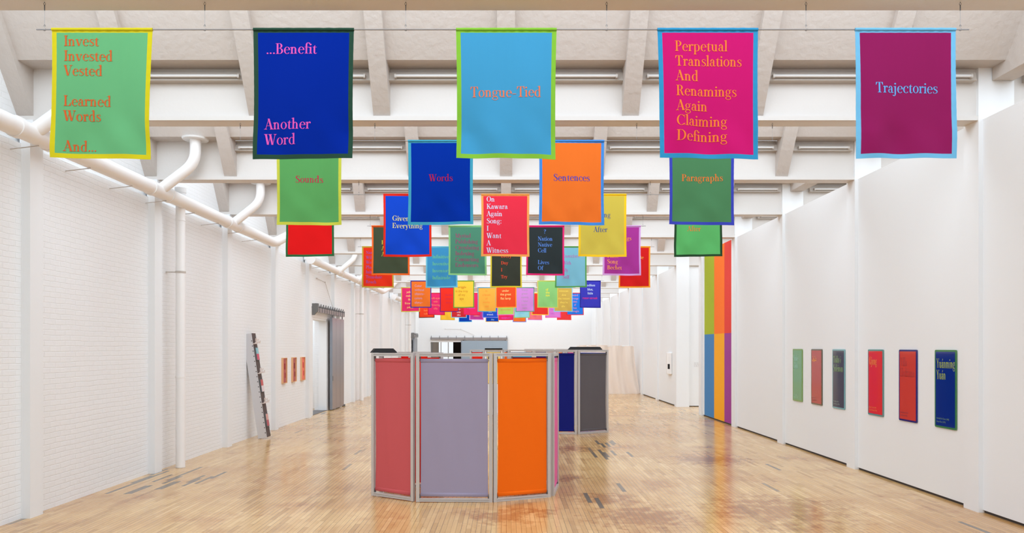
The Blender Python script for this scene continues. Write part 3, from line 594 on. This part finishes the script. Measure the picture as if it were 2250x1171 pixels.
# ------------------------------------------------------------------ folding screens
FW, FT = 0.045, 2.02
def tslot(cx, cy, wx, wy):
    s, d = .005, .008; a, b = wx/2, wy/2
    pr = [(-a,-b),(a,-b),(a,-s),(a-d,-s),(a-d,s),(a,s),(a,b),(-a,b),(-a,s),(-a+d,s),(-a+d,-s),(-a,-s)]
    return [(cx+x, cy+y) for x, y in pr]
def screen_panel(root, p0, p1, col, clabel, cz=(.075, 1.94), frame=None, wave=.009):
    (x0, y0), (x1, y1) = p0, p1; ox, oy = root.location.x, root.location.y; L = math.hypot(x1-x0, y1-y0); a = math.atan2(y1-y0, x1-x0)
    fr = bpy.data.objects.new('screen_frame', None)
    mb = MB(); mb.prism_z(tslot(FW/2, 0, FW, FW), 0, FT); mb.prism_z(tslot(L-FW/2, 0, FW, FW), 0, FT)
    for z0 in (0.004, FT-FW): 
        pr = [(q[0], q[1]) for q in tslot(0, 0, FW, FW)]
        n = len(pr); vs = [(FW, p, z0+FW/2+q) for p, q in pr] + [(L-FW, p, z0+FW/2+q) for p, q in pr]
        mb.add(vs, [(i, (i+1)%n, n+(i+1)%n, n+i) for i in range(n)])
    mb.box(FW+.001, FW+.004, -.004, .004, 0.02, 0.03)
    fr = mb.build('screen_frame', frame or M_ALU, root, (x0-ox, y0-oy, 0)); fr.rotation_euler = (0, 0, a)
    # cloth on its two bars
    c = MB(); nu, nv = 16, 24; m0, m1 = FW+.016, L-FW-.014; z0, z1 = cz; rnd = random.Random(int(L*1e4)+int(col[0])); ph = rnd.uniform(0, 6)
    def P(i, j):
        u, v = i/nu, j/nv
        edge = .004*math.sin(math.pi*v)
        return (m0 + edge + (m1-m0-2*edge)*u, wave*math.sin(math.pi*v)*(math.sin(7*u+ph)+.5*math.sin(19*u+5*v+ph)) , z0 + (z1-z0)*v)
    for j in range(nv):
        for i in range(nu): c.add([P(i,j), P(i+1,j), P(i+1,j+1), P(i,j+1)], [(0,1,2,3)], True)
    me = c.mesh('cloth', fabric(col, 1.10)); import bmesh
    b = bmesh.new(); b.from_mesh(me); bmesh.ops.remove_doubles(b, verts=b.verts, dist=1e-5); b.to_mesh(me); b.free()
    cl = solid(link('cloth', me, fr, None, clabel), .0025)
    for z, nm in ((z1-.022, 'hem'), (z0+.022, 'hem')):
        h = MB(); h.prism_x([(.011*math.cos(q)*.8, z+.026*math.sin(q)) for q in [6.283*i/14 for i in range(14)]], m0-.002, m1+.002)
        for i in range(len(h.sm)): h.sm[i] = i > 1
        h.build(nm, fabric(col, 1.10), fr)
    for zz, s in ((.05, 1), (FT-FW-.001, -1)):
        for xx, d in ((FW, 1), (L-FW, -1)):
            k = MB(); k.prism_x([(-.012, zz), (.012, zz), (.012, zz+s*.035), (-.012, zz+s*.035)], min(xx, xx+d*.016), max(xx, xx+d*.016)); k.build('corner_bracket', M_DARK, fr)
            h = MB(); h.tube([(xx, 0, z1-.022 if s < 0 else z0+.022), (xx+d*.03, 0, z1-.022 if s < 0 else z0+.022)], .006, 8); h.build('bar_end', M_DARK, fr)
    return fr
def screen(label, p0):
    return thing('folding_screen', label, 'screen', (p0[0], p0[1], zf(p0[0]) + .002), 0, 'freestanding screens of aluminium frames and coloured cloth')
s1 = screen('large folding screen of pink, grey and orange cloth standing nearest the camera', (-.7, 9.9))
pA, pB, pC = (fl(818, 1089), fl(910, 1102)), (fl(914.5, 1103), fl(1082, 1103)), (fl(1084, 1103), fl(1209, 1091.5))
screen_panel(s1, *pA, (192,88,92), 'rose pink cloth panel'); screen_panel(s1, *pB, (150,143,166), 'lilac grey cloth panel'); screen_panel(s1, *pC, (240,104,20), 'bright orange cloth panel')
screen_panel(s1, (.655, 9.70), (.775, 10.42), (216,104,156), 'pink cloth panel')
screen_panel(s1, (-1.84, 10.02), (-.97, 10.55), (222,36,20), 'red cloth panel')
screen_panel(s1, (.05, 10.85), (.72, 10.50), (150,24,24), 'dark red cloth panel')
s2 = screen('folding screen of navy and charcoal cloth behind the orange panel', (1.7, 17.2))
q0, q1 = fl(1267, 954.5), fl(1336, 950)
screen_panel(s2, (q0[0]-1.03, q0[1]), q0, (24,30,108), 'navy cloth panel'); screen_panel(s2, (q0[0]+.03, q0[1]-.01), q1, (92,88,92), 'charcoal cloth panel')
screen_panel(s2, (1.30, 18.5), (1.56, 18.42), (246,118,30), 'orange cloth panel'); screen_panel(s2, (1.59, 18.42), (1.86, 18.50), (228,84,160), 'pink cloth panel')
screen_panel(s2, (1.88, 18.45), (2.62, 17.75), (40,80,190), 'blue cloth panel')
s4 = screen('folding screen of red cloth behind the rose pink panel', (-1.8, 13.5))
screen_panel(s4, (-2.10, 13.42), (-1.86, 13.50), (212,24,24), 'red cloth panel'); screen_panel(s4, (-1.83, 13.52), (-1.48, 13.46), (222,40,24), 'red cloth panel')
s3 = screen('folding screen of yellow, teal and red cloth deep in the hall', (0, 22))
screen_panel(s3, (-1.13, 21.7), (-.68, 21.5), (212,40,26), 'red cloth panel')
yf = screen_panel(s3, (-.66, 21.45), (-.115, 21.45), (238,204,124), 'pale yellow panel', cz=(.97, 1.95), frame=M_WHITE)
mb = MB(); mb.box(.05, .49, -.01, .01, .06, .95); mb.build('lower_board', M_WHITE, yf)
mb = MB(); mb.box(0, .545, -.06, .06, FT+.002, FT+.045); mb.build('top_cover', M_BLACK, yf)
screen_panel(s3, (-.09, 21.5), (.05, 21.8), (248,100,40), 'orange cloth panel'); screen_panel(s3, (.08, 21.85), (.87, 21.75), (14,134,180), 'teal cloth panel'); screen_panel(s3, (.90, 21.75), (1.3, 22.1), (44,40,112), 'navy cloth panel')
s5 = screen('low aluminium framed screen with beige cloth far behind the navy panel', (1.5, 27.5))
screen_panel(s5, (.72, 27.3), (1.49, 27.3), (196,164,150), 'beige cloth panel'); screen_panel(s5, (1.95, 27.3), (2.70, 27.3), (196,164,150), 'beige cloth panel'); screen_panel(s5, (1.52, 27.35), (1.93, 27.75), (196,164,150), 'beige cloth panel')

def hood(x, y, z, a, wd, dp, h, inx, label):
    t = MB(); t.hexa([(-wd/2,-dp/2,0),(wd/2,-dp/2,0),(wd/2,dp/2,0),(-wd/2,dp/2,0)], [(-wd/2+inx,-dp/2+.06,h),(wd/2-inx,-dp/2+.06,h),(wd/2-inx,dp/2-.02,h),(-wd/2+inx,dp/2-.02,h)])
    o = t.build('equipment_cover', M_BLACK, None, (x, y, z)); o.rotation_euler = (0, 0, a); tag(o, label, 'cover', 'black covers on top of the screens')
hood(-1.79, 10.08, FT+zf(-.7)+.003, .35, .36, .26, .062, .05, 'black tapered cover on top of the screen behind the rose pink panel')
hood(2.02, 17.62, FT+zf(1.7)+.003, -.25, .86, .3, .075, .06, 'long black cover on top of the screen behind the charcoal panel')

# ------------------------------------------------------------------ plaques on the right wall
def plaque(cz, pcol, bcol, tcol, title, small, scol, label, thin=.66):
    wd, z0, z1 = .455, .965, 2.025; X = XR - .004
    t = thing('plaque', label, 'plaque', (X, cz, (z0+z1)/2), 0, 'enamelled plaques on the right wall'); h = (z1-z0)/2
    def rr(hw, hh, r): 
        out = []
        for cx, cy, a0 in ((hw-r, hh-r, 0), (-hw+r, hh-r, 90), (-hw+r, -hh+r, 180), (hw-r, -hh+r, 270)):
            out += [(cx+r*math.cos(math.radians(a0+q*30)), cy+r*math.sin(math.radians(a0+q*30))) for q in range(4)]
        return out
    def slab(prof, xa, xb):
        m = MB(); n = len(prof); m.add([(xa, p, q) for p, q in prof] + [(xb, p, q) for p, q in prof], [tuple(range(n-1,-1,-1)), tuple(range(n,2*n))] + [(i,(i+1)%n,n+(i+1)%n,n+i) for i in range(n)]); return m
    gl = lambda c: mat('enamel', c, 0.12, coat=0.5)
    slab(rr(wd/2, h, .02), -.013, 0).build('border', gl(bcol), t)
    slab([(wd/2-.024, h-.026), (-wd/2+.024, h-.026), (-wd/2+.024, -h+.026), (wd/2-.024, -h+.026)], -.0145, -.008).build('face', gl(pcol), t)
    m = MB()
    for i, s in enumerate(title):
        if isinstance(s, list): polys = s
        else: polys = serif_polys(s, .125, None, 'L', thin)
        for p in polys: m.add([(-.0150, wd/2-.045-a, h-.245-.155*i+b) for a, b in p], [tuple(range(len(p)))])
    m.build('lettering', mat('ink', tcol, .3), t)
    m = MB()
    for i, s in enumerate(small):
        for p in sans_polys(s, .024, 'L', 0, .72): m.add([(-.0150, wd/2-.045-a, -h+.115-.045*i+b) for a, b in p], [tuple(range(len(p)))])
    m.build('caption', mat('ink', scol, .3), t)
script = G(.5).PN([(.02,.30),(.08,.16),(.2,.14),(.26,.3),(.27,.62)],[.05,.07,.08,.07,.05]).PN([(.30,.05),(.42,.10),(.48,.26),(.42,.42),(.34,.34)],[.03,.08,.09,.06,.04]).PN([(.52,.22),(.66,.20),(.74,.34),(.78,.22),(.9,.24)],[.05,.08,.06,.08,.05]).DT(.66,.56,.05).DT(.2,.78,.045).DT(.82,.5,.05).PN([(.55,.72),(.62,.84)],[.06,.04])
sp_ = [[(a*.21, b*.13) for a, b in p] for p in script.p]
plaque(9.30, (0,40,126), (62,124,66), (168,186,40), ['Yuánming', 'Yuán'], ['Intended Art Charts (1948)', 'Ocean Floor (1979)'], (112,150,90), 'blue plaque with green border reading Yuanming Yuan on the right wall')
plaque(10.17, (206,60,48), (34,26,112), (168,36,40), ['Villa', 'Hadriana'], ['Nomenclature (125)', 'Lord Nature (145)'], (96,40,70), 'coral red plaque with navy border reading Villa Hadriana on the right wall')
plaque(11.06, (226,36,18), (92,142,136), (246,150,44), ['Ujung'], ['Batavia Garuda (1681)', 'Tijuca (Portland) (1945)'], (240,140,50), 'bright red plaque with grey-green border reading Ujung on the right wall')
plaque(12.29, (72,70,82), (124,174,178), (136,176,110), ['Takht-i', 'Suleiman'], ['Thorold Boy (1815)', 'Usual Bleu Gem (1904)'], (140,160,150), 'grey plaque with pale teal border reading Takht-i Suleiman on the right wall')
plaque(13.16, (176,42,38), (84,70,42), (236,166,50), [sp_], ['Tabriz (1921)', 'Leonard Ruby (1943)'], (110,30,34), 'dark red plaque with olive border and yellow cursive script on the right wall')
plaque(14.02, (96,158,112), (108,150,64), (150,206,190), ['Stoke', 'Edith'], ['Nocturne (1753)', 'Lower Nature (1955)'], (160,206,180), 'green plaque with olive green border and pale lettering on the right wall')

# six-colour mural on the partition
t = thing('wall_mural', 'six colour field mural on the partition beyond the plaques', 'mural', (XR-.003, 19.3, 0))
zs = (0.04, 2.44, 4.895); ys = (17.985, 18.74, 19.66, 20.62)
for i, (lo, hi) in enumerate((((158,66,146), (226,68,58)), ((248,172,36), (254,122,40)), ((72,132,186), (168,184,44)))):
    for j, c in enumerate((lo, hi)):
        nm = [['purple','red'],['amber','orange'],['blue','lime green']][i][j]
        m = MB(); m.box(-.004, 0, ys[i]-19.3, ys[i+1]-19.3, zs[j], zs[j+1]); m.build('colour_field', mat('mural_paint', c, .6, spec=.15), t, None, nm + ' field')

# white unit, text and cloth deep on the right
t = thing('wall_unit', 'white wall mounted listening unit with small black screen on the right wall', 'unit', (XR-.002, 24.95, 1.48))
m = MB(); m.prism_z([(0,-.30),(-.05,-.30),(-.13,-.05),(-.13,.05),(-.05,.30),(0,.30)], -.39, .39); bevel(m.build('shell', mat('white_gloss', (0.82,0.81,0.80), .25), t), .02)
m = MB(); m.hexa([(-.075,-.24,-.20),(-.118,-.11,-.20),(-.106,-.10,-.20),(-.063,-.23,-.20)], [(-.075,-.24,-.02),(-.118,-.11,-.02),(-.106,-.10,-.02),(-.063,-.23,-.02)]); m.build('screen', M_BLACK, t)
m = MB(); m.hexa([(-.118,.11,-.20),(-.075,.24,-.20),(-.063,.23,-.20),(-.106,.10,-.20)], [(-.118,.11,-.01),(-.075,.24,-.01),(-.063,.23,-.01),(-.106,.10,-.01)]); m.build('mirror_plate', M_STEEL, t)
m = MB(); rnd = random.Random(5)
for i in range(4):
    x = 6.52
    while x < 6.52 + (.22 if i == 0 else .62):
        wd = rnd.uniform(.03, .08); m.box(x, x+wd, ZB(7)+.044, ZB(7)+.0505, 1.52-i*.04-.008, 1.52-i*.04+.008); x += wd + .02
tag(m.build('wall_text', mat('ink', (206,204,202), .8)), 'small block of grey wall text on the white aisle wall', 'wall text')
t = thing('cloth_screen', 'pale pink cloth sheet hung from a low frame near the far right wall', 'cloth', (4.4, 30.6, zf(4.4)))
m = MB(); nu, nv = 110, 24
def P(i, j):
    u, v = i/nu, j/nv; x = -1.25 + 2.52*u + (1-v)**1.4*.27*max(0, u-.4)/.6
    y = (1-v)*-.25*0 + .06*(1-.3*v)*math.sin(34*u+1.5*math.sin(3*v)+2*math.sin(5*u)) + .012*math.sin(71*u+v) - .10*(1-v)**2
    return (x, y, .012 + 2.14*v + .02*math.sin(5*u)*v)
for j in range(nv):
    for i in range(nu): m.add([P(i,j),P(i+1,j),P(i+1,j+1),P(i,j+1)], [(0,1,2,3)], True)
solid(m.build('sheet', fabric((250,236,224)), t), .004)
m = MB(); m.tube([(-1.25,.045,2.12),(1.27,.045,2.12)], .02, 8); m.build('rail', M_WHITE, t)
for x in (-1.2, 1.2):
    m = MB(); m.box(x-.025, x+.025, .05, .10, 0, 2.1); m.box(x-.03, x+.03, .0, .45, 0, .04); m.build('post', M_WHITE, t)

# ------------------------------------------------------------------ left wall: pipes
def elbow(pts, n=5, r=.22):
    out = [Vector(pts[0])]
    for a, b, c in zip(pts, pts[1:], pts[2:]):
        a, b, c = Vector(a), Vector(b), Vector(c); d0, d1 = (a-b), (c-b); q = min(r, d0.length*.49, d1.length*.49); p0, p1 = b+d0.normalized()*q, b+d1.normalized()*q
        for i in range(n+1):
            u = i/n; out.append(p0*(1-u)**2 + b*2*u*(1-u) + p1*u*u)
    out.append(Vector(pts[-1])); return out
PX, PZ, PR = -5.72, 4.635, .115
def drain(label, y0, y1, branches, end, down, caplow):
    t = thing('drain_pipe', label, 'pipe', (PX, y0, PZ), 0, 'white drain pipes under the roof'); o = Vector((PX, y0, PZ)); R = lambda p: tuple(Vector(p)-o)
    path = [(PX, y0, PZ), (PX, y1, PZ)]
    if end: path += [(PX+.30, end-.05, PZ+.32), (PX+.54, end, PZ+.62), (PX+.54, end, 5.545)]
    m = MB(); m.tube([R(p) for p in elbow(path, 6, .18)], PR, 20); m.build('main_pipe', M_PIPE, t)
    if caplow:
        m = MB(); m.tube([R((PX, y0-.02, PZ)), R((PX, y0+.16, PZ))], PR+.02, 20); m.build('end_cap', M_PIPE, t)
    for b in branches:
        m = MB(); m.tube([R(p) for p in elbow([(PX, b-.12, PZ), (PX+.54, b+.02, PZ+.50), (PX+.54, b+.02, 5.545)], 6, .25)], .088, 18); m.build('branch_pipe', M_PIPE, t)
        for c0, c1 in ((-.42, -.34), (.16, .22)):
            m = MB(); m.tube([R((PX, b+c0, PZ)), R((PX, b+c1, PZ))], PR+.013, 20); m.build('coupling', M_PIPE, t)
    for b in list(branches) + ([end] if end else []):
        m = MB(); m.tube([R((PX+.54, b+.02*(b != end), 5.515)), R((PX+.54, b+.02*(b != end), 5.541))], [.20, .215], 24); m.build('flange', M_WHITE, t)
    if down:
        x = -5.78
        m = MB(); m.tube([R((x, down, zf(x)+.003)), R((x, down, PZ-.05))], .079, 18); d = m.build('downpipe', M_PIPE, t)
        m = MB(); m.tube([R((x, down, PZ+.05)), R((x, down, 4.87))], .088, 18); m.tube([R((x, down, 4.80)), R((x, down, 4.885))], .098, 18); m.build('vent_stub', M_WHITE, t)
        for z in (1.54, 4.32):
            m = MB(); m.tube([R((x, down, z-.02)), R((x, down, z+.02))], .084, 18); m.build('joint_ring', M_PIPE, d)
        m = MB(); m.tube([R((x, down, 3.38)), R((x, down, 3.41))], .088, 18); m.box(*[c for p in zip(R((XL+.0, down-.012, 3.385)), R((x-.06, down+.012, 3.405))) for c in p]); m.build('wall_clamp', M_LAMP, t)
    y = y0 + .9
    while y < y1 - .3:
        m = MB(); m.tube([R((XL, y, PZ-.16)), R((PX+.03, y, PZ-.12))], .006, 6); m.build('bracket', M_LAMP, t); y += 1.05
drain('white drain pipe running along the near part of the brick wall', -3.0, 17.0, [ZB(-1)-.2, ZB(0)-.2, ZB(1)-.2, ZB(2)-.2, ZB(3)-.2, ZB(4)-.2], ZB(5)-.2, 12.24, False)
drain('white drain pipe along the brick wall above the grey sliding door', 20.2, 32.0, [ZB(7)-.2, ZB(8)-.2, ZB(9)-.2], ZB(10)-.2, 27.6, True)
drain('white drain pipe at the far end of the brick wall', 35.2, 45.6, [ZB(12)-.2, ZB(13)-.2], ZB(14)-.2+.0, 41.3, True)

# ------------------------------------------------------------------ sliding doors
def sliding_door(name, label, ax, pos, a0, a1, ra0, ra1, top, off, col, box, nh, zfloor, seams=2):
    # ax 'y': hangs on the left wall; ax 'x': hangs on the end wall
    t = thing(name, label, 'door', (pos[0], pos[1], zfloor))
    def bx(m, u0, u1, d0, d1, z0, z1):
        if ax == 'y': m.box(d0, d1, u0-pos[1], u1-pos[1], z0-zfloor, z1-zfloor)
        else: m.box(u0-pos[0], u1-pos[0], -d1, -d0, z0-zfloor, z1-zfloor)
    lm = mat('door_steel', col, 0.28 if ax == 'y' else 0.5, 0.85 if ax == 'y' else 0.0)
    n = seams + 1; wd = (a1-a0)/n
    m = MB(); bx(m, a0, a1, off, off+.05, zfloor+.03, top)
    for i in range(n): bx(m, a0+i*wd+.006, a0+(i+1)*wd-.006, off+.045, off+.062, zfloor+.03, top)
    leaf = m.build('door_leaf', lm, t)
    m = MB(); bx(m, a0-.03, a0, off-.01, off+.075, zfloor+.03, top+.01); m.build('edge_strip', mat('edge_grey', (0.26,0.29,0.34), .4, .4), leaf)
    m = MB(); bx(m, a0+.06, a0+.11, off+.062, off+.075, zfloor+1.0, zfloor+1.16); m.build('pull', M_HARD, leaf)
    m = MB(); bx(m, ra0, ra1, off-.02, off+.07, top+.10, top+.24); m.build('rail', mat('rail_grey', (0.36,0.34,0.34), .45, .5), t)
    for i in range(nh):
        u = ra0 + .06 + (ra1-ra0-.12)*i/(nh-1)
        m = MB(); bx(m, u-.012, u+.012, -.0, off+.09, top+.24, top+.27); bx(m, u-.012, u+.012, off+.07, off+.085, top+.10, top+.31); bx(m, u-.03, u+.03, off+.02, off+.05, top+.27, top+.30); bx(m, u-.012, u+.012, off+.02, off+.05, top+.30, top+.37); m.build('hanger', M_HARD, t)
    for u in (a0+.15, a1-.15):
        m = MB(); bx(m, u-.02, u+.02, off+.02, off+.05, top-.02, top+.14); m.build('trolley', M_HARD, t)
    if box:
        m = MB(); m.v += [(q[0], ra0-pos[1]+dy, q[1]-zfloor) for dy in (-.05, .01) for q in ((off-.06, top), (off+.02, top), (off+.14, top+.14), (off+.14, top+.36), (off-.06, top+.36))]; m.f += [(0,1,2,3,4), (9,8,7,6,5)] + [(i, 5+i, 5+(i+1)%5, (i+1)%5) for i in range(5)]; m.sm += [False]*7; bevel(m.build('drive_box', M_HARD, t), .01)
    m = MB(); bx(m, a1-.02, a1+.05, off, off+.10, zfloor, zfloor+.07); m.build('floor_guide', M_HARD, t)
    return t
sliding_door('sliding_door', 'brown-grey metal sliding door beside the open doorway in the brick wall', 'y', (XL, 24), 23.30, 25.0, 21.35, 25.05, 3.06, .10, (158,146,146), True, 13, zf(XL))
sliding_door('sliding_door', 'grey metal sliding door at the far end of the brick wall', 'y', (XL, 45), 44.0, 45.7, 43.6, 46.0, 2.62, .10, (150,152,158), True, 7, zf(XL))
sliding_door('sliding_door', 'wide blue-grey sliding door on the end wall', 'x', (-1.5, ZEND), -3.10, 0.10, -5.26, 0.10, 2.50, .06, (150,166,180), False, 10, zf(-1.5), 2)
m = MB(); m.box(EX0-.08, EX1, -.03, 0, EZ, EZ+.08); m.box(EX0-.08, EX0, -.03, 0, 0, EZ)
o = m.build('trim_3', M_WHITE, None, (0, ZEND, 0)); o['kind'] = 'structure'
def conduit(pts, label):
    m = MB(); m.tube(pts, .007, 6)
    for p in (pts[0], pts[1]): m.tube([(p[0], p[1], p[2]-.02), (p[0], p[1], p[2]+.02)], .02, 8)
    tag(m.build('conduit', M_LAMP), label, 'conduit')
conduit([(XL+.03, 21.9, 4.25), (XL+.03, 22.9, 4.22), (XL+.03, 23.3, 3.9), (XL+.10, 23.6, 3.44)], 'thin bent conduit on the brick wall above the brown-grey sliding door')
conduit([(-4.25, ZEND-.03, 3.33), (-3.15, ZEND-.03, 3.32), (-2.2, ZEND-.03, 2.9)], 'thin bent conduit on the end wall above the wide sliding door')

# ------------------------------------------------------------------ leaning beam
xb_, yb_ = fl(583, 963); zb_ = zf(xb_)
t = thing('leaning_beam', 'pale perforated beam sculpture leaning on the brick wall', 'sculpture', (xb_, yb_, zb_ + .004))
ang = -math.atan2(.36, 2.42); Ln = 2.47; t.rotation_euler = (0, ang, 0)
m = MB(); m.box(-.125, .085, -.12, -.112, .018, Ln); m.box(-.125, -.117, -.112, .09, .018, Ln); m.build('light_channel', mat('galvanised', (0.62,0.62,0.64), .5, .1), t)
m = MB(); m.box(.085, .097, -.12, .10, .026, Ln); m.build('dark_flange', mat('rust_brown', (0.085,0.06,0.055), .6), t)
hm = mat('hole_dark', (0.09,0.085,0.085), .8)
m = MB()
for i in range(19): m.box(.052, .072, -.1215, -.119, .12+i*.12, .145+i*.12)
m.build('hole_row', hm, t)
m = MB()
for i in range(20): m.box(.094, .108, .088, .104, .10+i*.12, .14+i*.12)
m.build('notch_row', M_WHITE, t)
cols = [((130,190,200),(200,60,90)), ((190,60,56),(220,200,200)), ((206,150,140),(170,50,70))]
for zc, (c1, c2) in zip((1.98, 1.23, .42), cols):
    m = MB(); m.box(.099, .125, -.115, .05, zc-.15, zc+.15); pl = m.build('picture_plate', mat('plate_edge', (0.10,0.12,0.13), .4), t)
    m = MB(); m.box(.125, .128, -.105, .04, zc-.14, zc); m.build('image_lower', mat('print', c2, .3), pl)
    m = MB(); m.box(.125, .128, -.105, .04, zc, zc+.14); m.build('image_upper', mat('print', c1, .3), pl)
cg = mat('clear_clamp', (0.75,0.66,0.62), .15, .3)
for zc in (2.24, 1.54, .84):
    m = MB(); m.box(.085, .15, -.14, -.02, zc-.03, zc-.01); m.tube([(.165+.025*math.cos(a), -.07, zc+.05+.05*math.sin(a)) for a in [i*.52 for i in range(10)]], .012, 8); m.tube([(.205+.02*math.cos(a), -.03, zc+.04+.045*math.sin(a)) for a in [i*.52+2 for i in range(9)]], .010, 8); m.box(.12, .22, -.09, -.02, zc-.02, zc+.015); m.box(.14, .16, -.08, -.05, zc+.015, zc+.10); m.build('clamp', cg, t)

# three small boxed reliefs
for zc, c1, c2, lb in ((18.70, (176,84,84), (150,30,34), 'small pink relief in a wood box on the brick wall, nearest the leaning beam'), (19.55, (176,88,88), (120,24,30), 'small mauve relief in a wood box between two others on the brick wall'), (20.40, (240,116,92), (196,50,46), 'small coral relief in a wood box on the brick wall, nearest the doorway')):
    t = thing('relief_box', lb, 'relief', (XL, zc, 1.43), 0, 'three small boxed reliefs'); wood = mat('pale_wood', (228,176,130), .6)
    m = MB(); m.box(0, .055, -.17, -.155, -.345, .345); m.box(0, .055, .155, .17, -.345, .345); m.box(0, .055, -.155, .155, -.345, -.33); m.box(0, .055, -.155, .155, .33, .345); m.box(0, .01, -.155, .155, -.33, .33); m.build('box_frame', wood, t)
    m = MB(); n = 12
    for i in range(n):
        a = -.13 + .26*i/n; b = -.13 + .26*(i+1)/n
        m.add([(.022+.02*math.cos(a*12), a, -.32), (.022+.02*math.cos(b*12), b, -.32), (.022+.02*math.cos(b*12), b, .32), (.022+.02*math.cos(a*12), a, .32)], [(0,1,2,3)], True)
    solid(m.build('curved_sheet', mat('relief_paint', c1, .5), t), .006)
    for a0, a1, b0, b1 in ((-.05, .02, .03, .19), (-.01, .05, -.2, -.06)):
        m = MB(); m.box(.038, .050, a0, a1, b0, b1); m.build('relief_mark', mat('relief_paint', c2, .5), t)
